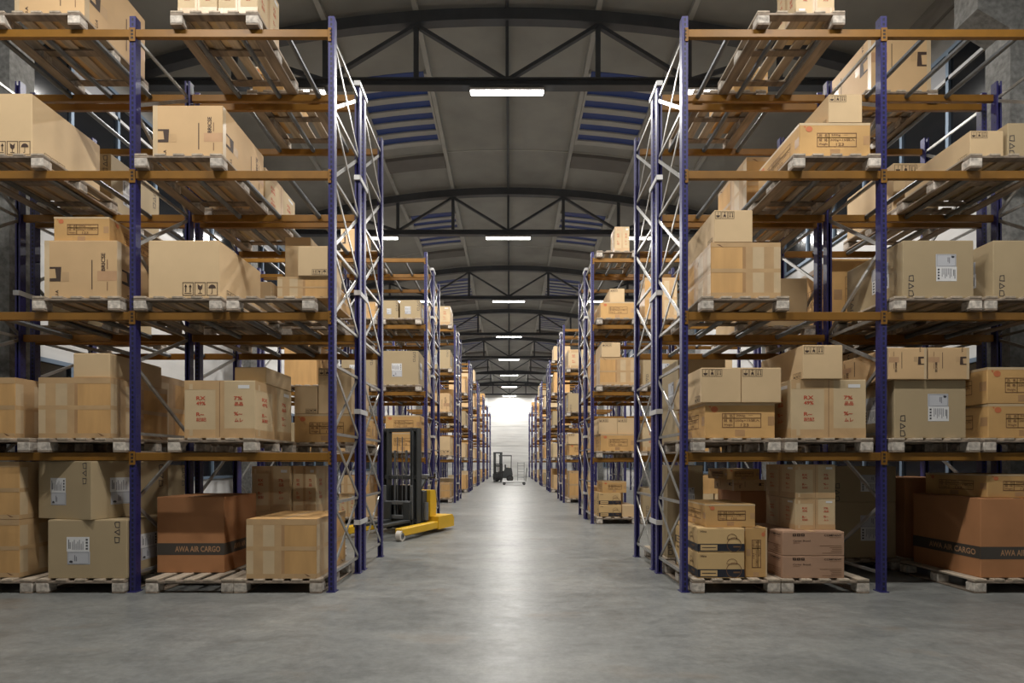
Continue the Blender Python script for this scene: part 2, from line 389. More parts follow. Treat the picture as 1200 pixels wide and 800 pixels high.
# ------------------------------------------------------------------ pallet racks
RY = [6.0 + 6.72 * i for i in range(8)]
PX = [-5.87, -3.845, -1.82]                     # upright centres (left side); mirrored with a small shift
ZL = [0.0, 1.424, 2.855, 4.294, 5.735]          # floor and the four beam tops
YR = [0.0, 1.02, 1.24, 2.24]                    # upright front faces within a double rack
PWID = 0.062
def post_mesh(back):
    m = MB(); w = PWID / 2; t = 0.004; d = 0.085; h = 5.87
    # channel: web at the front for even uprights, at the back for odd ones
    y0, y1 = 0, d
    wy = (0, t) if not back else (d - t, d)
    m.box(-w, w, *wy, 0.008, h, 'post')
    fy = (t, d) if not back else (0, d - t)
    m.box(-w, -w + t, *fy, 0.008, h, 'post').box(w - t, w, *fy, 0.008, h, 'post')
    ly = (d - t, d) if not back else (0, t)
    m.box(-w + t, -w + 0.02, *ly, 0.008, h, 'post').box(w - 0.02, w - t, *ly, 0.008, h, 'post')
    return m.mesh('post')
pm = [post_mesh(False), post_mesh(True)]
footm = MB().box(-0.045, 0.045, -0.02, 0.105, 0, 0.008, 'post').mesh('foot_plate')
BL = 2.025 - PWID
def beam_mesh():
    return MB().bbox(-BL / 2, BL / 2, 0, 0.048, -0.082, 0, 'beam', 0.004).mesh('beam')
beamm = beam_mesh()
def conn_mesh(s):
    m = MB(); x = s * BL / 2
    a, b = sorted((x, x + s * PWID / 2))
    m.box(a, b, -0.006, -0.001, -0.125, 0.012, 'beam')
    if s > 0:
        for z in (-0.02, -0.055, -0.09): m.box(b - 0.012, b, -0.0075, -0.006, z - 0.01, z + 0.01, 'dark')
    else:
        for z in (-0.02, -0.055, -0.09): m.box(a, a + 0.012, -0.0075, -0.006, z - 0.01, z + 0.01, 'dark')
    return m.mesh('connector')
conm = {1: conn_mesh(1), -1: conn_mesh(-1)}
suppm = MB().tube((0, 0.048, 0), (0, 1.055, 0), 0.027, 'tube', 10).mesh('support_bar')
NODES = [0.19, 0.905, 1.62, 2.33, 2.82, 3.53, 4.25, 4.965, 5.68]
def braces():
    ya, yb = 0.06, 1.045; out = []
    for i, z in enumerate(NODES):
        out.append(MB().bar((0, ya, z), (0, yb, z), 0.022, 0.03, 'galv').mesh('brace'))
        if i < len(NODES) - 1 and i != 3:
            z2 = NODES[i + 1]
            out.append(MB().bar((-0.011, ya, z), (-0.011, yb, z2 - 0.03), 0.012, 0.036, 'galv').mesh('brace'))
            out.append(MB().bar((0.011, ya, z2 - 0.03), (0.011, yb, z), 0.012, 0.036, 'galv').mesh('brace'))
    return out
brm = braces()
def zigzag():
    out = []
    for i, z in enumerate(NODES):
        if i in (0, 2, 4, 6, 8): out.append(MB().bar((0, 0.06, z), (0, 1.045, z), 0.022, 0.03, 'galv').mesh('brace'))
        if i < 8:
            a, b = (0.06, 1.045) if i % 2 else (1.045, 0.06)
            out.append(MB().bar((0, a, z + 0.03), (0, b, NODES[i + 1] - 0.03), 0.022, 0.034, 'galv').mesh('brace'))
    return out
brz = zigzag()
m = MB()
for me in brm:
    m.add([v.co[:] for v in me.vertices], [list(p.vertices) for p in me.polygons], 'galv')
brall = m.mesh('bracing')
def spacer_mesh(s):      # s = +1: wraps the +x face of the two middle uprights
    m = MB(); w = PWID / 2
    a, b = sorted((s * w, s * (w + 0.012)))
    m.box(a, b, 0.99, 1.36, -0.028, 0.028, 'spacer')
    m.box(*sorted((-s * w, s * (w + 0.012))), 0.99, 1.016, -0.028, 0.028, 'spacer')
    return m.mesh('row_spacer')
spm = {1: spacer_mesh(1), -1: spacer_mesh(-1)}
def sx(sd, x): return x if sd < 0 else -x - 0.035
rack_empties = {}
for sd, side in ((-1, 'left'), (1, 'right')):
    for r in range(8):
        rk = empty('pallet_rack', (0, RY[r], 0)); rack_empties[(sd, r)] = rk
        tag(rk, 'blue and ochre double pallet rack, %s on the %s of the aisle' % (ORD[r], side), 'rack', 'pallet racks on the %s' % side)
        xs_ = [sx(sd, x) for x in PX]
        for x in xs_:
            for q, y in enumerate(YR):
                link('post', pm[q % 2], rk, (x, y, 0)); 
                if r < 3: link('foot_plate', footm, rk, (x, y, 0))
            for y in (YR[0], YR[2]):
                if r < 2:
                    for me in (brm if x == xs_[2] else brz): link('brace', me, rk, (x, y, 0))
                else: link('bracing', brall, rk, (x, y, 0))
            for z in ((0.61, 1.93, 3.34, 4.71, 5.83) if x == xs_[2] else (0.61, 1.93, 3.34, 4.71) if x == xs_[0] else ()): link('row_spacer', spm[-sd], rk, (x, 0, z))
        for b_ in range(2):
            xm = (xs_[b_] + xs_[b_ + 1]) / 2
            for z in ZL[1:]:
                for bi, y in enumerate((-0.003, 1.06, 1.237, 2.28)):
                    bo = link('beam', beamm, rk, (xm, y, z))
                    if r < 2 and bi in (0,):
                        for s in (1, -1): link('connector', conm[s], bo)
                for y in (0.0, 1.237):
                    for f in ((0.23, 0.465, 0.70) if r < 4 else ()):
                        fx = f if sd > 0 else 1 - f
                        link('support_bar', suppm, rk, (min(xs_[b_], xs_[b_ + 1]) + 2.025 * fx, y, z - 0.03))

# ------------------------------------------------------------------ pallets
PW, PD, PH = 0.89, 1.14, 0.145
def pallet_meshes():
    out = []
    for i in range(5):
        x = -PW / 2 + 0.065 + i * (PW - 0.13) / 4; w = 0.062 if i in (0, 4) else 0.055
        out.append(('deck_board', (x, 0, 0), MB().bbox(-w, w, 0, PD, 0.123, PH, 'bench', 0.003).mesh('deck_board')))
    for y in (0.0, PD / 2 - 0.05, PD - 0.10):
        out.append(('stringer', (0, y, 0), MB().bbox(-PW / 2, PW / 2, 0.003, 0.097, 0.101, 0.123, 'wood', 0.003).mesh('stringer')))
    bl = MB().bbox(-0.063, 0.063, 0.001, 0.119, 0.018, 0.101, 'endwood', 0.005).mesh('block')
    for x in (-PW / 2 + 0.063, PW / 2 - 0.063):
        for y in (0.0, PD / 2 - 0.06, PD - 0.12): out.append(('block', (x, y, 0), bl))
        out.append(('runner', (x, 0, 0), MB().bbox(-0.06, 0.06, 0, PD, 0, 0.018, 'wood', 0.003).mesh('runner')))
    return out
PM = pallet_meshes()
m = MB()
for nme, loc, me in PM:
    for p in me.polygons:
        pass
    k_ = {'deck_board': 'bench', 'stringer': 'wood', 'block': 'endwood', 'runner': 'wood'}[nme]
    m.add([(v.co.x + loc[0], v.co.y + loc[1], v.co.z + loc[2]) for v in me.vertices], [list(p.vertices) for p in me.polygons], k_)
PALL = m.mesh('pallet')
LEVN = ['floor', 'first shelf', 'second shelf', 'third shelf', 'top shelf']
SIDEN = {-1: 'left', 1: 'right'}
def pallet(sd, r, row, lvl, x0, posn, bay, yoff=None):
    y = RY[r] + (-0.06 if row == 0 else 1.2) if yoff is None else yoff
    z = ZL[lvl] + 0.001
    lab = 'weathered wooden pallet, %s, %s, %s bay, %s %s rack%s' % (posn, LEVN[lvl], bay, ORD[r], SIDEN[sd], ', rear row' if row else '')
    grp = 'wooden pallets on the %s %s rack' % (ORD[r], SIDEN[sd])
    if r == 0:
        p = empty('wooden_pallet', (x0 + PW / 2, y, z))
        for nme, loc, me in PM: link(nme, me, p, loc)
    else:
        p = link('wooden_pallet', PALL, None, (x0 + PW / 2, y, z))
    tag(p, lab, 'pallet', grp); return p

# ------------------------------------------------------------------ prints on cartons
_tc = {}
def text_geo(s):
    if s in _tc: return _tc[s]
    c = bpy.data.curves.new('t', 'FONT'); c.body = s; c.size = 1; c.resolution_u = 2; c.offset = 0.006 if ('g' in s or '名' in s or '格' in s or s in ('Weight', '123', 'Carter Brand')) else 0.02
    o = bpy.data.objects.new('t', c); COL.objects.link(o)
    dg = bpy.context.evaluated_depsgraph_get(); me = bpy.data.meshes.new_from_object(o.evaluated_get(dg))
    vs = [(v.co.x, v.co.y) for v in me.vertices]; fs = [list(p.vertices) for p in me.polygons]
    bpy.data.objects.remove(o); bpy.data.curves.remove(c); bpy.data.meshes.remove(me)
    if not vs: vs = [(0, 0), (1, 0), (1, 1)]; fs = [[0, 1, 2]]
    x0 = min(v[0] for v in vs); x1 = max(v[0] for v in vs); y0 = min(v[1] for v in vs); y1 = max(v[1] for v in vs)
    vs = [((a - x0) / (x1 - x0), (b - y0) / (y1 - y0)) for a, b in vs]
    _tc[s] = (vs, fs); return _tc[s]
class Face2D:
    """flat print drawn on one face: u to the right, v up, metres"""
    def __init__(s, w, h, flip): s.w = w; s.h = h; s.flip = flip; s.parts = {}
    def poly(s, part, pts, k, fs=None, lift=0.002):
        if s.flip: pts = [(s.w - a, s.h - b) for a, b in pts]
        s.parts.setdefault(part, []).append((pts, fs or [list(range(len(pts)))], k, lift))
    def rect(s, part, u0, v0, u1, v1, k, lift=0.002):
        s.poly(part, [(u0, v0), (u1, v0), (u1, v1), (u0, v1)], k, None, lift)
    def outline(s, part, pts, t, k, lift=0.002):
        n = len(pts)
        cx = sum(p[0] for p in pts) / n; cy = sum(p[1] for p in pts) / n
        for i in range(n):
            a, b = pts[i], pts[(i + 1) % n]
            dx, dy = b[0] - a[0], b[1] - a[1]; L = math.hypot(dx, dy) or 1; nx, ny = -dy / L * t / 2, dx / L * t / 2
            ex, ey = dx / L * t / 2, dy / L * t / 2
            s.poly(part, [(a[0] - ex + nx, a[1] - ey + ny), (a[0] - ex - nx, a[1] - ey - ny), (b[0] + ex - nx, b[1] + ey - ny), (b[0] + ex + nx, b[1] + ey + ny)], k, None, lift)
    def line(s, part, a, b, t, k, lift=0.002): s.outline(part, [a, b], t, k, lift)
    def text(s, part, st, u0, v0, u1, v1, k, rot=0, lift=0.002):
        vs, fs = text_geo(st)
        if rot == 0: pts = [(u0 + a * (u1 - u0), v0 + b * (v1 - v0)) for a, b in vs]
        elif rot == 1: pts = [(u1 - b * (u1 - u0), v0 + a * (v1 - v0)) for a, b in vs]      # reads upward
        else: pts = [(u0 + b * (u1 - u0), v1 - a * (v1 - v0)) for a, b in vs]               # reads downward
        s.poly(part, pts, k, fs, lift)
def icons(f, u0, v0, s, k='ink'):
    """arrows, glass, umbrella in three frames of width .1*s, height .13*s"""
    P = 'printed_marks'; w, h, g = 0.105 * s, 0.13 * s, 0.018 * s; t = 0.006 * s
    for i in range(3):
        a = u0 + i * (w + g); f.outline(P, [(a, v0), (a + w, v0), (a + w, v0 + h), (a, v0 + h)], t, k)
        c = a + w / 2
        if i == 0:
            for q in (-0.22, 0.22):
                x = c + q * w; f.rect(P, x - 0.05 * w, v0 + 0.25 * h, x + 0.05 * w, v0 + 0.7 * h, k)
                f.poly(P, [(x - 0.14 * w, v0 + 0.65 * h), (x + 0.14 * w, v0 + 0.65 * h), (x, v0 + 0.88 * h)], k)
            f.rect(P, a + 0.15 * w, v0 + 0.13 * h, a + 0.85 * w, v0 + 0.18 * h, k)
        elif i == 1:
            f.poly(P, [(c - 0.25 * w, v0 + 0.88 * h), (c - 0.2 * w, v0 + 0.5 * h), (c, v0 + 0.38 * h), (c + 0.2 * w, v0 + 0.5 * h), (c + 0.25 * w, v0 + 0.88 * h), (c + 0.05 * w, v0 + 0.7 * h)], k)
            f.rect(P, c - 0.03 * w, v0 + 0.18 * h, c + 0.03 * w, v0 + 0.42 * h, k); f.rect(P, c - 0.2 * w, v0 + 0.12 * h, c + 0.2 * w, v0 + 0.18 * h, k)
        else:
            arc = [(c + 0.36 * w * math.cos(t_), v0 + 0.55 * h + 0.3 * h * math.sin(t_)) for t_ in [math.pi * q / 8 for q in range(9)]]
            f.poly(P, arc, k); f.rect(P, c - 0.03 * w, v0 + 0.15 * h, c + 0.03 * w, v0 + 0.56 * h, k); f.rect(P, c - 0.14 * w, v0 + 0.12 * h, c, v0 + 0.17 * h, k)
def label2(f, u0, v0, w, h):
    """two part shipping label: white sheet with print above a grey framed sheet"""
    P = 'shipping_label'; Q = 'label_print'; hm_ = v0 + h * 0.47
    f.rect(P, u0, hm_, u0 + w, v0 + h, 'paper', 0.0015); f.rect(P, u0 + 0.03 * w, v0, u0 + w * 1.02, hm_, 'paper2', 0.0016)
    f.outline(Q, [(u0 + .07 * w, v0 + .03 * h), (u0 + .96 * w, v0 + .03 * h), (u0 + .96 * w, hm_ - .03 * h), (u0 + .07 * w, hm_ - .03 * h)], 0.012 * w, 'labink', 0.003)
    f.poly(Q, [(u0 + .12 * w, v0 + .07 * h), (u0 + .26 * w, v0 + .06 * h), (u0 + .27 * w, v0 + .12 * h), (u0 + .19 * w, v0 + .15 * h), (u0 + .12 * w, v0 + .12 * h)], 'inkg', None, 0.003)
    for i in range(2): f.rect(Q, u0 + (.34 + .07 * i) * w, v0 + .12 * h, u0 + (.38 + .07 * i) * w, v0 + (.34 - .05 * i) * h, 'labink', 0.003)
    for i in range(7): f.rect(Q, u0 + (.25 + .075 * i) * w, hm_ + .06 * h, u0 + (.28 + .075 * i) * w, hm_ + (.36 + .08 * math.sin(i * 2.1)) * h, 'labink', 0.003)
    for i in range(2): f.rect(Q, u0 + (.08 + .06 * i) * w, hm_ + .1 * h, u0 + (.11 + .06 * i) * w, hm_ + (.44 - .1 * i) * h, 'inkg', 0.003)
    for i in range(4): f.rect(Q, u0 + .84 * w, hm_ + (.07 + .11 * i) * h, u0 + .93 * w, hm_ + (.13 + .11 * i) * h, 'inkg', 0.003)
def trimarks(f, u0, vt, s):
    P = 'printed_marks'; t = 0.007 * (s / 0.05)
    f.outline(P, [(u0, vt - s * .2), (u0 + s * .3, vt), (u0 + s, vt), (u0 + s, vt - s * 1.2), (u0 + s * .2, vt - s * 1.1)], t, 'inkg')
    v = vt - 1.6 * s; f.outline(P, [(u0 + s, v), (u0 + s, v - 1.1 * s), (u0, v - .5 * s)], t, 'inkg')
    v = vt - 3.2 * s; f.outline(P, [(u0, v), (u0 + s, v - .1 * s), (u0 + .9 * s, v - 1.1 * s), (u0 + .1 * s, v - 1.2 * s)], t, 'inkg')
def decorate(ty, f, face):
    w, h = f.w, f.h; P = 'printed_marks'; T = 'packing_tape'; R_ = f.rect
    if ty == 'A':
        s = w / 0.72 if face == 'front' else min(1.0, h / 0.6) * 0.8
        s = min(s, h / 0.4)
        if face == 'front': icons(f, w - 0.37 * s, 0.028 * s, s)
        else: icons(f, w * 0.16 if not f.flip else 0.04, (h - 0.16 * s) if f.flip else 0.028 * s, s)
    elif ty == 'B':
        def U(a): return a * w
        def V(a): return (1 - a) * h
        f.poly(P, [(U(.075), V(.46)), (U(.075), V(.49)), (U(.15), V(.49)), (U(.165), V(.655)), (U(.075), V(.66)), (U(.075), V(.71)), (U(.225), V(.71)), (U(.235), V(.46))], 'ink', [[0, 1, 2, 7], [7, 2, 3, 6], [6, 3, 4, 5]])
        R_(T, U(.24), V(.71), U(.34), V(.55), 'tapeM', 0.001)
        R_(T, U(.73), V(.70), U(.998), V(.53), 'tapeP', 0.001)
        R_(P, U(.652), V(.85), U(.664), V(.34), 'ink')
        f.text(P, 'BRICSE', U(.785), V(.53), U(.84), V(.22), 'ink', 1)
        R_(P, U(.865), V(.87), U(.875), V(.72), 'inkE'); R_(P, U(.865), V(.5), U(.875), V(.33), 'inkE')
        f.text(P, 'U.A', U(.155), V(.98), U(.195), V(.86), 'ink', 1)
        R_(T, U(0.002), V(.998), U(.07), V(.002), 'tapeL', 0.0008)
    elif ty == 'C':
        for a, b, k in ((.002, .10, 'tapeL'), (.10, .24, 'tapeM'), (.24, .40, 'tapeL'), (.40, .50, 'tapeM'), (.50, .545, 'tape')):
            R_(T, a * w, 0.001, b * w, h - 0.001, k, 0.0008)
        R_(T, 0.002, h * .47, w - .002, h * .54, 'tapeM', 0.0013); R_(T, 0.002, h * .90, w - .002, h * .998, 'tapeM', 0.0013); R_(T, 0.002, h * .002, w - .002, h * .08, 'tapeM', 0.0013)
        f.poly(P, [(w * .82, h * .09), (w * .86, h * .07), (w * .92, h * .035), (w * .87, h * .04)], 'inkE')
    elif ty == 'D':
        R_(T, w * .44, 0.001, w * .565, h - .001, 'tapeM', 0.001); R_(P, w * .497, 0.01, w * .503, h - .01, 'inkE')
        R_(T, w * .003, h * .84, w * .44, h * .997, 'tapeM', 0.0009); R_(T, w * .003, h * .003, w * .44, h * .15, 'tapeM', 0.0009); R_(T, w * .565, h * .003, w * .997, h * .17, 'tapeM', 0.0009)
        for a, v, st, ww in ((.15, .66, 'RX', .13), (.15, .57, '49%', .13), (.15, .38, 'R~', .11), (.15, .29, '記記', .14), (.68, .66, '7%', .12), (.69, .56, '品品', .12), (.68, .39, '%~', .12), (.69, .28, 'ムレ', .12)):
            f.text(P, st, w * (a + .02), h * v, w * (a + .02 + ww), h * (v + .065), 'red')
        R_('shipping_label', w * .76, h * .86, w * .92, h * .92, 'paper', 0.0016); R_('shipping_label', w * .07, h * .84, w * .12, h * .94, 'tapeL', 0.0016)
        R_('shipping_label', w * .07, h * .04, w * .12, h * .15, 'tapeL', 0.0016)
    elif ty == 'E':
        R_(T, 0.001, h * .93, w - .001, h * .998, 'tapeL', 0.001)
        R_(T, w * .43, h * .06, w * .57, h * .24, 'tape', 0.001); R_(T, w * .9, h * .36, w * .99, h * .62, 'tape', 0.001)
        u0, u1, v0, v1 = w * .25, w * .80, h * .31, h * .70; t = 0.006
        f.outline(P, [(u0, v0), (u1, v0), (u1, v1), (u0, v1)], t, 'inkE'); um = u0 + (u1 - u0) * .30; vm = v0 + (v1 - v0) * .67
        f.line(P, (um, v0), (um, v1), t, 'inkE'); f.line(P, (u0, vm), (u1, vm), t, 'inkE'); hh = (v1 - v0)
        f.text(P, '品  名', u0 + .02 * w, vm + .07 * hh, um - .02 * w, v1 - .06 * hh, 'inkE'); f.text(P, '200g  ー', um + .03 * w, vm + .08 * hh, u1 - .12 * w, v1 - .07 * hh, 'inkE')
        f.text(P, '規  格', u0 + .02 * w, v0 + .38 * hh, um - .02 * w, vm - .06 * hh, 'inkE'); f.text(P, '200g×15袋入', um + .015 * w, v0 + .38 * hh, u1 - .02 * w, vm - .06 * hh, 'inkE')
        f.text(P, 'Weight', u0 + .02 * w, v0 + .07 * hh, um - .02 * w, v0 + .28 * hh, 'inkE'); f.text(P, '123', um + .1 * w, v0 + .07 * hh, um + .21 * w, v0 + .28 * hh, 'inkE')
        c = (w * .135, h * .82); r = min(w, h) * .085
        f.poly(P, [(c[0] + r * math.cos(a_) * 1.2, c[1] + r * math.sin(a_)) for a_ in [2 * math.pi * q / 12 for q in range(12)]], 'orange')
        f.poly(P, [(c[0] - 2 * r, c[1] + r), (c[0] - 1.3 * r, c[1] + .3 * r), (c[0] - 1.2 * r, c[1] + 1.1 * r)], 'orange')
    elif ty == 'F':
        if face == 'front':
            label2(f, w * .24, h * .24, w * .29, min(h * .47, w * .38)); trimarks(f, w * .85, h * .965, 0.048)
        else:
            label2(f, w * .22, h * .24, w * .29, min(h * .47, w * .38)); trimarks(f, w * .86, h * .93, 0.055)
    elif ty == 'G':
        R_(P, 0.0, h * .235, w, h * .39, 'band', 0.0012)
        f.text(P, 'AWA AIR CARGO', w * .27, h * .275, w * .94, h * .352, 'cargo', 0, 0.0026)
    elif ty == 'H':
        R_(P, 0, h * .04, w, h * .35, 'navy', 0.0012); R_(P, w * .06, h * .08, w * .42, h * .31, 'Hh', 0.002); R_(P, w * .09, h * .18, w * .39, h * .21, 'navy', 0.0028)
        c = (w * .775, h * .31); r = h * .29
        f.outline(P, [(c[0] + r * math.cos(a_), c[1] + r * math.sin(a_)) for a_ in [2 * math.pi * q / 20 for q in range(20)]], 0.006, 'inkE', 0.0028)
        f.outline(P, [(c[0] - .02 + r * .7 * math.cos(a_), c[1] + .24 * h + r * .7 * math.sin(a_)) for a_ in [math.pi * (q / 12) for q in range(13)]], 0.005, 'inkE', 0.0028)
        f.text(P, 'Hina', w * .06, h * .82, w * .19, h * .9, 'ink'); R_(P, w * .76, h * .2, w * .9, h * .26, 'inkE', 0.003)
    elif ty == 'I':
        for i in range(3):
            a = w * (.17 + .068 * i); f.outline(P, [(a, h * .82), (a + w * .042, h * .82), (a + w * .042, h * .89), (a, h * .89)], 0.008, 'ink')
        f.text(P, 'COMPANY', w * .67, h * .80, w * .955, h * .885, 'ink'); R_(P, w * .76, h * .745, w * .95, h * .757, 'inkE')
        f.text(P, 'Carter Brand', w * .17, h * .58, w * .45, h * .655, 'ink'); R_(P, w * .17, h * .52, w * .28, h * .535, 'inkE')
        for i, a in enumerate((.60, .76, .80, .78, .64)): R_(P, w * a, h * (.40 - .075 * i), w * .955, h * (.418 - .075 * i), 'inkE')
LOOK = {'A': 'plain tan carton', 'B': 'carton with dark bracket mark', 'C': 'tape-wrapped kraft carton', 'D': 'pale carton with red characters',
        'E': 'honey carton with boxed print', 'F': 'greyish carton with white label', 'G': 'brown AWA AIR CARGO carton', 'H': 'cream carton with black band', 'I': 'pinkish-brown COMPANY carton', 'N': 'unmarked dull brown carton', 'P': 'plain unprinted tan carton'}
MATK = {'A': 'A', 'B': 'B', 'C': 'C', 'D': 'D', 'E': 'E', 'F': 'F', 'G': 'G', 'H': 'Hh', 'I': 'I', 'N': 'G', 'P': 'A'}
_bm = {}; _dm = {}
def face_mesh(ty, w, d, h, side, flip, face):
    key = (ty, round(w, 2), round(d, 2), round(h, 2), side, flip, face)
    if key in _dm: return _dm[key]
    fw = w if face == 'front' else d
    if ty == 'E' and h > fw * 1.25:          # a carton standing on its end: print turned a quarter
        f = Face2D(h, fw, False); decorate(ty, f, face)
        for p in f.parts: f.parts[p] = [([(b, h - a) for a, b in pts], fs, k, l) for pts, fs, k, l in f.parts[p]]
    else:
        f = Face2D(fw, h, flip); decorate(ty, f, face)
    out = []
    groups = []
    for part, ps in f.parts.items():
        if part in ('packing_tape', 'shipping_label'): groups += [(part, [q]) for q in ps]
        else: groups.append((part, ps))
    for part, ps in groups:
        mb = MB()
        for pts, fs, k, lift in ps:
            if face == 'front': vs = [(-w / 2 + a, -d / 2 - lift, b) for a, b in pts]
            elif side < 0: vs = [(w / 2 + lift, -d / 2 + a, b) for a, b in pts]
            else: vs = [(-w / 2 - lift, d / 2 - a, b) for a, b in pts]
            mb.add(vs, fs, k)
        out.append((part, mb.mesh(part, False)))
    _dm[key] = out; return out
def carton_mesh(ty, w, d, h):
    key = (ty, round(w, 3), round(d, 3), round(h, 3))
    if key not in _bm:
        mb = MB(); mb.bbox(-w / 2, w / 2, -d / 2, d / 2, 0.0, h - 0.004, MATK[ty], 0.005)
        # the two closing flaps of the lid, a hair proud with a gap between them
        mb.box(-w / 2 + 0.004, -0.003, -d / 2 + 0.004, d / 2 - 0.004, h - 0.004, h, MATK[ty])
        mb.box(0.003, w / 2 - 0.004, -d / 2 + 0.004, d / 2 - 0.004, h - 0.004, h, MATK[ty])
        _bm[key] = mb.mesh('cardboard_box')
    return _bm[key]
tapec = {}
def carton(ty, sd, r, row, lvl, posn, bay, x0, x1, z0, z1, yf, d, flip=False, rot=0.0, extra='', detail=True, look=None):
    w, h = x1 - x0, z1 - z0 - 0.0015
    o = link('cardboard_box', carton_mesh(ty, w, d, h), None, ((x0 + x1) / 2, yf + d / 2, z0 + 0.0012)); o.rotation_euler = (0, 0, rot)
    lab = '%s, %s%s pallet, %s, %s bay, %s %s rack%s' % (look or LOOK[ty], (extra + ' ') if extra else '', posn, LEVN[lvl], bay, ORD[r], SIDEN[sd], ', rear' if row else '')
    tag(o, lab, 'box', 'cartons on the %s %s rack' % (ORD[r], SIDEN[sd]))
    if detail and ty not in 'NP':
        for face in ('front', 'side'):
            par = {}
            for part, me in face_mesh(ty, w, d, h, sd, flip, face):
                if part == 'label_print':
                    link(part, me, par.get('shipping_label', o))
                else:
                    lk = link(part, me, o); par.setdefault(part, lk)
    if detail and ty in 'CGIEDH' and z1 < 1.4:
        key = (round(w, 2), round(d, 2), round(h, 3))
        if key not in tapec: tapec[key] = MB().box(-0.03, 0.03, -d / 2, d / 2, h, h + 0.001, 'tapeM').mesh('packing_tape')
        link('packing_tape', tapec[key], o)
    BOXES.append((o, ty, sd, r, row, lvl)); return o
BOXES = []
PT = [z + 0.146 for z in ZL]
EXT = {}
def C(ty, sd, lvl, posn, bay, px0, px1, pyt, base=None, yf=None, d=1.0, row=0, flip=None, rot=0, extra='', look=None):
    """carton of the nearest rack, from the pixel columns of its front face at depth yf"""
    if yf is None: yf = RY[0] + (0.02 if row == 0 else 1.27)
    z0 = PT[lvl] if base is None else base
    z1 = wz(pyt, yf)
    if flip is None: flip = sd > 0
    carton(ty, sd, 0, row, lvl, posn, bay, wx(px0, yf), wx(px1, yf), z0, z1, yf, d, flip, rot, extra, True, look)
    return z1
# pallets of the nearest racks (pixel x of the left front corner)
def P0(sd, lvl, row, items):
    for px, posn, bay in items:
        y = RY[0] + (-0.06 if row == 0 else 1.2)
        pallet(sd, 0, row, lvl, (wx(px, 5.94) if row == 0 else px), posn, bay)
P0(-1, 4, 0, [(-10, 'right', 'outer'), (199, 'left', 'aisle')])
P0(-1, 3, 0, [(-53, 'middle', 'outer'), (157, 'left', 'aisle')])
P0(-1, 2, 0, [(37, 'right', 'outer'), (156, 'left', 'aisle'), (265, 'right', 'aisle')])
P0(-1, 1, 0, [(-69, 'left', 'outer'), (43.2, 'right', 'outer'), (196, 'left', 'aisle')])
P0(-1, 0, 0, [(-66, 'left', 'outer'), (41.8, 'right', 'outer'), (170, 'left', 'aisle'), (273.7, 'right', 'aisle')])
P0(1, 4, 0, [(887.5, 'middle', 'aisle')])
P0(1, 3, 0, [(929.5, 'right', 'aisle'), (1137, 'middle', 'outer')])
P0(1, 2, 0, [(822, 'left', 'aisle'), (1048, 'left', 'outer'), (1155, 'right', 'outer')])
P0(1, 1, 0, [(812, 'left', 'aisle'), (920.5, 'right', 'aisle'), (1046, 'left', 'outer'), (1153.5, 'right', 'outer')])
P0(1, 0, 0, [(811.5, 'left', 'aisle'), (916, 'right', 'aisle'), (1142, 'right', 'outer')])
P0(-1, 4, 1, [(-3.22, 'right', 'aisle')]); P0(1, 4, 1, [(2.25, 'middle', 'aisle')])
# rear row of the nearest racks (world x of the left edge)
P0(-1, 3, 1, [(-5.75, 'left', 'outer'), (-3.77, 'left', 'aisle')])
P0(-1, 2, 1, [(-5.75, 'left', 'outer'), (-3.77, 'left', 'aisle'), (-2.80, 'right', 'aisle')])
P0(-1, 1, 1, [(-4.80, 'right', 'outer'), (-3.75, 'left', 'aisle'), (-2.78, 'right', 'aisle')])
P0(-1, 0, 1, [(-4.83, 'right', 'outer'), (-3.2, 'middle', 'aisle')])
P0(1, 4, 1, [(4.35, 'middle', 'outer')])
P0(1, 3, 1, [(2.88, 'right', 'aisle'), (4.72, 'right', 'outer')])
P0(1, 2, 1, [(2.85, 'right', 'aisle'), (3.92, 'left', 'outer'), (4.87, 'right', 'outer')])
P0(1, 1, 1, [(2.05, 'left', 'aisle'), (3.95, 'left', 'outer')])
P0(1, 0, 1, [(1.9, 'left', 'aisle'), (2.82, 'right', 'aisle'), (3.9, 'left', 'outer'), (4.85, 'right', 'outer')])
# ---- left rack, front row
C('B', -1, 4, 'right', 'outer', 17, 99, -62)
C('D', -1, 4, 'left', 'aisle', 208, 254.5, -45, d=0.56, extra='left', flip=False); C('D', -1, 4, 'left', 'aisle', 255.5, 302, -45, d=0.56, extra='right', flip=False)
C('A', -1, 3, 'middle', 'outer', -47, 37.5, 109.5)
C('B', -1, 3, 'left', 'aisle', 179, 261, 123.5)
t = C('B', -1, 2, 'right', 'outer', 52, 137, 281.5); C('E', -1, 2, 'right', 'outer', 63, 128, 254, t, 6.08, 0.93)
C('A', -1, 2, 'left', 'aisle', 174, 257, 281.5)
t = C('C', -1, 2, 'right', 'aisle', 325, 384.8, 324, yf=6.02, d=0.84); C('A', -1, 2, 'right', 'aisle', 349, 383.8, 288, t, 6.0, 0.5, extra='upper')
t = C('C', -1, 1, 'left', 'outer', -60, 18, 442)
t = C('C', -1, 1, 'right', 'outer', 45, 129.5, 442); C('P', -1, 1, 'right', 'outer', 86, 128.5, 413.5, t, 6.04, 0.9, look='small plain drab carton')
t = C('D', -1, 1, 'left', 'aisle', 216, 299, 445.5); C('P', -1, 1, 'left', 'aisle', 275, 312, 430, t, 6.28, 0.72, look='low plain drab carton')
t = C('C', -1, 0, 'left', 'outer', -62, 23, 608.5, extra='lower', d=1.03); C('C', -1, 0, 'left', 'outer', -62, 23, 541, t, d=1.03, extra='upper')
t = C('F', -1, 0, 'right', 'outer', 56, 148.5, 609, yf=5.97, d=1.02, extra='lower')
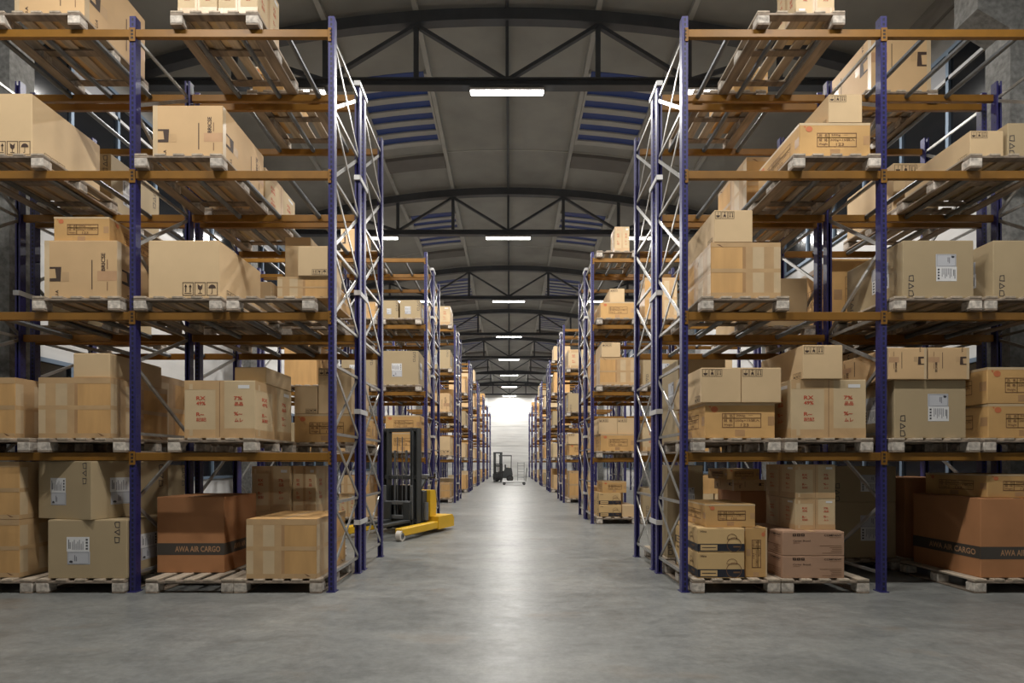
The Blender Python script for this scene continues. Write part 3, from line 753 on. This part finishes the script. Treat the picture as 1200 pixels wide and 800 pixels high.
C('F', -1, 0, 'right', 'outer', 47, 131, 540, t, 6.02, 0.92, rot=math.radians(-17), extra='upper')
C('G', -1, 0, 'left', 'aisle', 184, 263, 582, yf=6.28, d=0.79)
C('C', -1, 0, 'right', 'aisle', 288.5, 371, 608, yf=5.96, d=1.04)
# ---- left rack, rear row
C('D', -1, 3, 'left', 'aisle', 245, 311, 196, row=1)
C('F', -1, 3, 'left', 'outer', 70, 130, 180, row=1)
C('F', -1, 2, 'left', 'outer', 56, 120, 300, row=1)
t = C('P', -1, 2, 'left', 'aisle', 250, 318, 330, row=1); C('A', -1, 2, 'right', 'aisle', 334, 364, 278, row=1)
C('C', -1, 1, 'right', 'outer', 108, 176, 436, row=1)
t = C('E', -1, 1, 'right', 'aisle', 345, 417, 485, row=1, d=0.95); C('A', -1, 1, 'right', 'aisle', 345, 372, 452, t, row=1, d=0.9, extra='upper left', flip=False); C('A', -1, 1, 'right', 'aisle', 373, 412, 431, t, row=1, d=0.9, extra='upper right', flip=True)
t = C('F', -1, 0, 'right', 'outer', 100, 166, 600, row=1, extra='lower'); C('F', -1, 0, 'right', 'outer', 104, 168, 545, t, row=1, extra='upper')
t = C('D', -1, 0, 'middle', 'aisle', 295, 340, 600, row=1, extra='lower left', d=.8); C('D', -1, 0, 'middle', 'aisle', 295, 340, 546, t, row=1, extra='upper left', d=.8)
t = C('D', -1, 0, 'middle', 'aisle', 343, 370, 600, row=1, extra='lower right', d=.8, yf=7.33); C('D', -1, 0, 'middle', 'aisle', 343, 370, 546, t, row=1, extra='upper right', d=.8, yf=7.33)
# ---- right rack, front row
C('D', 1, 4, 'middle', 'aisle', 932.5, 978, -45, d=0.42)
t = C('E', 1, 3, 'right', 'aisle', 937, 1020, 144, flip=False); C('A', 1, 3, 'right', 'aisle', 971, 1010.5, 110.5, t)
C('A', 1, 3, 'middle', 'outer', 1137, 1176, 153, extra='left'); C('F', 1, 3, 'middle', 'outer', 1181, 1232, 144, extra='right')
t = C('C', 1, 2, 'left', 'aisle', 833, 915, 284); C('A', 1, 2, 'left', 'aisle', 837, 882, 246, t)
C('F', 1, 2, 'left', 'outer', 1058, 1141, 281.5); C('F', 1, 2, 'right', 'outer', 1164, 1250, 281.5)
t = C('E', 1, 1, 'left', 'aisle', 826, 908, 472, flip=False, yf=6.04); C('A', 1, 1, 'left', 'aisle', 822, 868.5, 430.5, t, 6.0, 1.0, extra='left'); C('A', 1, 1, 'left', 'aisle', 869.3, 915.5, 430.5, t, 6.0, 1.0, extra='right')
t = C('D', 1, 1, 'right', 'aisle', 927, 1015, 444.5, flip=False); C('A', 1, 1, 'right', 'aisle', 941, 987.5, 404, t, 5.98, 1.0)
t = C('F', 1, 1, 'left', 'outer', 1048, 1132, 445); C('B', 1, 1, 'left', 'outer', 1041.5, 1086, 407, t, 5.98, 0.9, extra='upper left'); C('B', 1, 1, 'left', 'outer', 1088, 1136, 407, t, 5.98, 0.9, extra='upper right')
t = C('E', 1, 1, 'right', 'outer', 1158, 1242, 473, flip=False, extra='lower'); C('E', 1, 1, 'right', 'outer', 1157, 1241, 430, t, flip=False, extra='upper')
t = C('H', 1, 0, 'left', 'aisle', 817.5, 872.5, 647, yf=5.98, d=0.8, flip=False, extra='lower'); t = C('H', 1, 0, 'left', 'aisle', 817.5, 872.5, 618.5, t, 5.98, d=0.8, flip=False, extra='middle')
C('E', 1, 0, 'left', 'aisle', 827, 885, 590.5, t, 6.05, d=0.78, flip=False, extra='topmost')
C('E', 1, 0, 'left', 'aisle', 873.5, 899, 618, yf=6.03, d=0.8, flip=False, extra='upended')
t = C('I', 1, 0, 'right', 'aisle', 917, 989.5, 651, yf=5.98, d=0.85, flip=False, extra='lower'); t = C('I', 1, 0, 'right', 'aisle', 917, 989.5, 622.5, t, 5.98, d=0.85, flip=False, extra='upper')
t = C('D', 1, 0, 'right', 'aisle', 932, 979, 584, t, 6.12, d=0.7, flip=False, extra='lower'); C('D', 1, 0, 'right', 'aisle', 932, 979, 544, t, 6.12, d=0.7, flip=False, extra='topmost')
t = C('G', 1, 0, 'right', 'outer', 1149, 1235, 583.5, yf=6.0, flip=False); C('E', 1, 0, 'right', 'outer', 1157, 1232, 555.5, t, 6.05, d=0.9, flip=False)
# ---- right rack, rear row
C('E', 1, 4, 'middle', 'aisle', 860, 900, 78, row=1, flip=False, d=.9); C('E', -1, 4, 'right', 'aisle', 296, 332, 78, row=1, d=.9)
C('B', 1, 4, 'middle', 'outer', 1021, 1091, 41, row=1)
C('C', 1, 3, 'right', 'aisle', 875, 950, 184, row=1); C('A', 1, 3, 'right', 'outer', 1047, 1100, 191, row=1)
C('P', 1, 2, 'right', 'aisle', 872, 946, 326, row=1, look='plain drab carton')
t = C('E', 1, 2, 'left', 'outer', 974, 1028, 303, row=1, flip=False, yf=7.5, d=.8); C('F', 1, 2, 'right', 'outer', 1060, 1135, 306, row=1)
C('F', 1, 1, 'left', 'aisle', 795, 850, 421, row=1, extra='left', d=.9); C('F', 1, 1, 'left', 'aisle', 852, 872, 440, row=1, extra='narrow', d=.8); C('B', 1, 1, 'left', 'outer', 1004, 1070, 411, row=1)
C('F', 1, 0, 'left', 'aisle', 782, 824, 545, row=1, d=.8)
t = C('N', 1, 0, 'right', 'aisle', 868, 903, 575, row=1, d=0.8); t = C('B', 1, 0, 'right', 'aisle', 860, 898, 562, t, row=1, d=0.7); C('E', 1, 0, 'right', 'aisle', 852, 890, 549, t, row=1, d=0.7, flip=False)
t = C('F', 1, 0, 'left', 'outer', 972, 1050, 588, row=1, extra='lower'); C('F', 1, 0, 'left', 'outer', 972, 1050, 546, t, row=1, extra='upper')
C('N', 1, 0, 'right', 'outer', 1060, 1135, 560, row=1)

# ---- racks further back: stacks drawn from the same kinds of carton
def stack(sd, r, row, lvl, xl, posn, bay, kinds, detail):
    """kinds: rows of (type, x0, x1, height, depth) fractions/metres from the bottom up"""
    pallet(sd, r, row, lvl, xl, posn, bay)
    yf = RY[r] + (0.02 if row == 0 else 1.27); z = PT[lvl]
    for li, layer in enumerate(kinds):
        hh = layer[0]
        for bi, (ty, a, b, d) in enumerate(layer[1]):
            ex = []
            if len(kinds) > 1: ex.append(('lower', 'upper', 'topmost')[li])
            if len(layer[1]) > 1: ex.append(('left', 'right')[bi])
            carton(ty, sd, r, row, lvl, posn, bay, xl + a, xl + b, z, z + hh, yf + random.uniform(0, 0.05), d, sd > 0 and ty in 'ABCF', 0, ' '.join(ex), detail)
        z += hh
COMBO = [
    [(0.62, [('F', .06, .82, 1.0)])],
    [(0.60, [('C', .08, .82, 1.0)]), (0.32, [('A', .12, .52, .95)])],
    [(0.37, [('E', .1, .82, 1.0)]), (0.35, [('A', .06, .46, 1.0), ('A', .465, .865, 1.0)])],
    [(0.62, [('D', .06, .82, 1.0)])],
    [(0.62, [('B', .08, .8, 1.0)])],
    [(0.37, [('E', .08, .82, 1.0)]), (0.37, [('E', .08, .82, 1.0)])],
    [(0.62, [('A', .08, .82, 1.0)])],
    [(0.9, [('C', .1, .8, 1.0)])],
    [(0.5, [('D', .05, .42, .9), ('P', .45, .84, .9)]), (0.4, [('C', .1, .7, .9)])],
    [(0.62, [('F', .05, .4, .9), ('C', .43, .85, .9)])],
]
HB = [(0.26, [('H', .06, .54, .8), ('P', .56, .82, .8)]), (0.26, [('H', .06, .54, .8)]), (0.25, [('E', .14, .66, .8)])]
def L2(sd): return (-3.76, -2.80) if sd < 0 else (1.87, 2.83)
# second right rack repeats the nearest one; second left rack as seen behind the truck
st2 = {(1, 0, 0): HB, (1, 1, 0): COMBO[2], (1, 2, 0): COMBO[1], (1, 3, 0): [(0.36, [('E', .1, .82, 1.0)]), (0.3, [('A', .3, .62, 1.0)])], (1, 4, 0): [(0.55, [('D', .4, .72, .5)])],
       (1, 0, 1): COMBO[0], (1, 1, 1): COMBO[3], (1, 2, 1): COMBO[0], (1, 3, 1): COMBO[7][:1], (1, 0, 2): COMBO[8], (1, 2, 2): COMBO[6], (1, 1, 2): COMBO[5],
       (-1, 2, 0): [(0.74, [('F', .06, .82, 1.0)])], (-1, 3, 0): [(0.40, [('F', .05, .38, .9), ('F', .42, .86, .9)])], (-1, 1, 0): [(0.40, [('E', .1, .85, 1.0)]), (0.38, [('E', .1, .85, 1.0)])], (-1, 0, 0): COMBO[9],
       (-1, 4, 1): [(0.62, [('B', .1, .56, .8)])], (-1, 3, 1): [(0.36, [('C', .5, .85, .9)])], (-1, 2, 1): [(0.68, [('F', .1, .84, 1.0)])], (-1, 1, 1): COMBO[1], (-1, 0, 1): COMBO[8],
       (-1, 0, 2): COMBO[5], (-1, 1, 2): COMBO[9], (-1, 2, 2): [(0.9, [('C', .1, .8, 1.0)])], (-1, 3, 2): COMBO[6]}
for sd in (-1, 1):
    a, b = L2(sd); ai, ou = (b, a) if sd < 0 else (a, b)
    xo = -5.0 if sd < 0 else 4.0
    for lvl in range(5):
        for q, (xl, posn, bay) in enumerate(((ai, 'aisle-end', 'aisle'), (ou, 'inner', 'aisle'), (xo, 'middle', 'outer'))):
            if (sd, lvl, q) in st2: stack(sd, 1, 0, lvl, xl, posn, bay, st2[(sd, lvl, q)], q < 2)
        if lvl < 4: stack(sd, 1, 1, lvl, ai, 'aisle-end', 'aisle', COMBO[(lvl * 3 + (sd > 0)) % 10][:1], False)
for r in range(2, 8):
    for sd in (-1, 1):
        a, b = L2(sd); ai = b if sd < 0 else a; last = -1
        for lvl in range(5):
            if lvl == 4 and (r + (sd > 0)) % 2: continue
            c = random.randrange(10)
            while c == last or (lvl == 4 and len(COMBO[c]) > 1): c = random.randrange(10)
            last = c; cc = COMBO[c]
            if (sd, r, lvl) == (1, 2, 0): cc = COMBO[7]
            if (sd, r, lvl) == (1, 2, 2): cc = COMBO[0]
            if (sd, r, lvl) == (-1, 2, 0): cc = [(0.5, [('C', .2, .82, 1.0)])]
            if r >= 6: cc = cc[:1]
            stack(sd, r, 0, lvl, ai, 'aisle-end', 'aisle', cc, r == 2)
            if r < 5 and lvl < 4: stack(sd, r, 1, lvl, ai, 'aisle-end', 'aisle', COMBO[(c + 3) % 10][:1], False)

# ------------------------------------------------------------------ vehicles
def wheel(name, parent, c, r, w, k, axis=(0, 1, 0), hub='chain'):
    a = Vector(axis).normalized(); c = Vector(c)
    m = MB(); m.tube(c - a * w / 2, c + a * w / 2, r, k, 20)
    o = m.obj(name, parent)
    h = MB(); h.tube(c - a * (w / 2 + 0.006), c + a * (w / 2 + 0.006), r * 0.55, hub, 14).tube(c - a * (w / 2 + 0.012), c + a * (w / 2 + 0.012), r * 0.2, 'black', 10); h.obj('hub', o)
    return o
# yellow straddle stacker: local +x is the fork end, origin at the middle of the mast foot
ax = Vector((-0.62, -1.78, 0)).normalized(); ang = math.atan2(ax.y, ax.x)
st = tag(empty('pallet_stacker', (-2.03, 11.0, 0), ang), 'yellow pedestrian pallet stacker with dark mast parked beside the left rack', 'forklift')
for s in (-1, 1):
    y = s * 0.52
    MB().bbox(-0.62, 1.0, y - 0.07, y + 0.07, 0.075, 0.215, 'yellow', 0.015).obj('straddle_leg', st)
    wheel('front_wheel', st, (0.98, y + s * 0.02, 0.092), 0.09, 0.09, 'wheel')
pts = [(-1.05, 0.06), (-0.35, 0.06), (-0.35, 0.30), (-0.98, 0.30), (-1.05, 0.22)]
MB().prism(pts, -0.60, 0.60, 'yellow').obj('chassis', st)
pts = [(-0.52, 0.30), (-0.28, 0.30), (-0.28, 0.80), (-0.50, 0.80), (-0.55, 0.52)]
MB().prism(pts, -0.36, 0.46, 'yellow').obj('motor_cover', st)
MB().bbox(-0.27, -0.10, -0.36, 0.40, 0.20, 0.80, 'mast', 0.01).obj('hydraulic_housing', st)
MB().tube((-0.16, 0.43, 0.25), (-0.16, 0.43, 0.58), 0.05, 'chain', 12).obj('hydraulic_reservoir', st)
for s in (-1, 1):
    y = s * 0.31; m = MB()
    m.box(-0.07, 0.09, y - 0.075, y - 0.05, 0.08, 1.96, 'mast').box(-0.07, -0.045, y - 0.075, y + 0.075, 0.08, 1.96, 'mast').box(-0.07, 0.09, y + 0.05, y + 0.075, 0.08, 1.96, 'mast')
    m.obj('mast_column', st)
    MB().bbox(-0.03, 0.06, y - s * 0.05 - 0.02, y - s * 0.05 + 0.02, 0.10, 1.90, 'chain', 0.004).obj('inner_mast_rail', st)
    MB().tube((0.02, s * 0.12, 0.2), (0.02, s * 0.12, 1.55), 0.022, 'chain', 10).obj('lift_cylinder', st)
    MB().tube((0.05, s * 0.05, 0.3), (0.05, s * 0.05, 1.8), 0.009, 'chain', 6).obj('lift_chain', st)
for z in (0.24, 1.05, 1.93): MB().bbox(-0.05, 0.05, -0.33, 0.33, z - 0.035, z + 0.035, 'mast', 0.006).obj('mast_crossbar', st)
MB().box(-0.05, -0.035, -0.28, 0.28, 0.1, 0.9, 'black').obj('mast_guard', st)
fc = MB()
for z in (0.32, 0.58): fc.bbox(0.09, 0.13, -0.30, 0.30, z - 0.035, z + 0.035, 'chain', 0.005)
for y in (-0.28, 0.28): fc.bbox(0.09, 0.13, y - 0.025, y + 0.025, 0.28, 0.9, 'chain', 0.005)
fc.obj('fork_carriage', st)
for s in (-1, 1): MB().bbox(0.13, 1.15, s * 0.2 - 0.07, s * 0.2 + 0.07, 0.225, 0.275, 'mast', 0.008).bbox(0.13, 0.17, s * 0.2 - 0.07, s * 0.2 + 0.07, 0.275, 0.6, 'mast', 0.006).obj('fork', st)
ti = MB().bar((-0.50, 0.10, 0.78), (-0.80, 0.10, 1.02), 0.07, 0.05, 'mast').obj('tiller', st)
MB().tube((-0.80, -0.10, 1.03), (-0.80, 0.30, 1.03), 0.022, 'black', 10).tube((-0.80, -0.1, 1.03), (-0.72, -0.13, 1.12), 0.02, 'black', 8).tube((-0.80, 0.3, 1.03), (-0.72, 0.33, 1.12), 0.02, 'black', 8).bbox(-0.86, -0.72, 0.04, 0.16, 1.0, 1.09, 'chain', 0.01).obj('handle', ti)
wheel('drive_wheel', st, (-0.82, 0.0, 0.10), 0.10, 0.12, 'black')
MB().bbox(-1.2, -1.05, -0.35, 0.35, 0.07, 0.10, 'black', 0.005).obj('step_plate', st)

# counterbalance forklift far down the aisle, mast towards the camera's left
fk = tag(empty('forklift', (-0.42, 41.2, 0), 0), 'dark counterbalance forklift with gas bottle at the far end of the aisle', 'forklift')
for s in (-1, 1):
    MB().bbox(-0.40 + s * 0.22 - 0.09, -0.40 + s * 0.22 + 0.09, -0.9, -0.78, 0.1, 2.05, 'mast', 0.01).obj('mast_column', fk)
    MB().bbox(-0.40 + s * 0.22 - 0.06, -0.40 + s * 0.22 + 0.06, -1.95, -0.92, 0.06, 0.11, 'mast', 0.006).obj('fork', fk)
for z in (0.4, 1.1, 2.0): MB().bbox(-0.7, -0.1, -0.88, -0.8, z - 0.05, z + 0.05, 'mast', 0.006).obj('mast_crossbar', fk)
m = MB()
for i in range(5): m.box(-0.70 + i * 0.14, -0.635 + i * 0.14, -0.94, -0.92, 0.2, 1.25, 'black')
m.box(-0.7, -0.08, -0.95, -0.92, 0.25, 0.35, 'black').box(-0.7, -0.08, -0.95, -0.92, 0.6, 0.68, 'black').box(-0.7, -0.08, -0.95, -0.92, 1.2, 1.26, 'black').obj('load_guard', fk)
MB().prism([(-0.75, 0.25), (0.55, 0.25), (0.62, 0.5), (0.55, 0.95), (0.1, 1.0), (-0.05, 0.62), (-0.75, 0.55)], -0.5, 0.6, 'mast').obj('body', fk)
MB().bbox(-0.35, 0.1, -0.25, 0.3, 0.62, 0.75, 'black', 0.02).bbox(0.05, 0.15, -0.25, 0.3, 0.7, 1.2, 'black', 0.02).obj('seat', fk)
m = MB()
for x, y in ((-0.3, -0.45), (-0.3, 0.5), (0.5, -0.45), (0.5, 0.5)): m.bar((x, y, 0.55), (x + 0.02, y, 1.8), 0.05, 0.05, 'black')
for i in range(6): m.box(-0.3 + i * 0.15, -0.27 + i * 0.15, -0.45, 0.5, 1.79, 1.83, 'black')
m.box(-0.34, 0.55, -0.48, -0.43, 1.78, 1.84, 'black').box(-0.34, 0.55, 0.48, 0.53, 1.78, 1.84, 'black').obj('overhead_guard', fk)
MB().tube((0.32, -0.42, 0.82), (0.32, 0.2, 0.82), 0.17, 'yellow', 16).obj('gas_bottle', fk)
for x in (-0.5, 0.42):
    for y in (-0.5, 0.5): wheel('wheel', fk, (x, y, 0.24), 0.24, 0.2, 'black', (0, 1, 0), 'mast')
# platform trolley and mesh stand
tr = tag(empty('platform_trolley', (0.28, 35.2, 0)), 'low white platform trolley with push handle in the distant aisle', 'trolley')
MB().bbox(-0.72, 0.66, -0.35, 0.35, 0.16, 0.22, 'spacer', 0.01).obj('platform', tr)
for x in (-0.62, 0.56):
    for y in (-0.28, 0.28): wheel('wheel', tr, (x, y, 0.085), 0.085, 0.05, 'black')
MB().tube((0.66, -0.3, 0.2), (0.74, -0.3, 1.0), 0.02, 'chain', 8).tube((0.66, 0.3, 0.2), (0.74, 0.3, 1.0), 0.02, 'chain', 8).tube((0.74, -0.3, 1.0), (0.74, 0.3, 1.0), 0.02, 'chain', 8).obj('push_handle', tr)
cg = tag(empty('wire_rack', (0.76, 40.5, 0)), 'thin wire grid stand beside the distant forklift', 'stand')
for x in (-0.22, 0.22): MB().tube((x, 0, 0), (x, 0, 1.35), 0.02, 'chain', 6).bar((x, -0.2, 0.02), (x, 0.2, 0.02), 0.03, 0.03, 'chain').obj('upright', cg)
for i in range(6): MB().tube((-0.22, 0, 0.3 + i * 0.2), (0.22, 0, 0.3 + i * 0.2), 0.013, 'chain', 6).obj('rung', cg)

# ------------------------------------------------------------------ labels: keep within sixteen words and tell pairs apart
seen = {}
for o in COL.objects:
    if o.parent is None and 'label' in o:
        n_ = len(o['label'].replace(',', '').split())
        if n_ > 16: print('LONG', n_, o['label'])
        seen.setdefault(o['label'], []).append(o.name)
for k_, v_ in seen.items():
    if len(v_) > 1: print('DUP', len(v_), k_)
print('boxes', len(BOXES), 'objects', len(COL.objects))
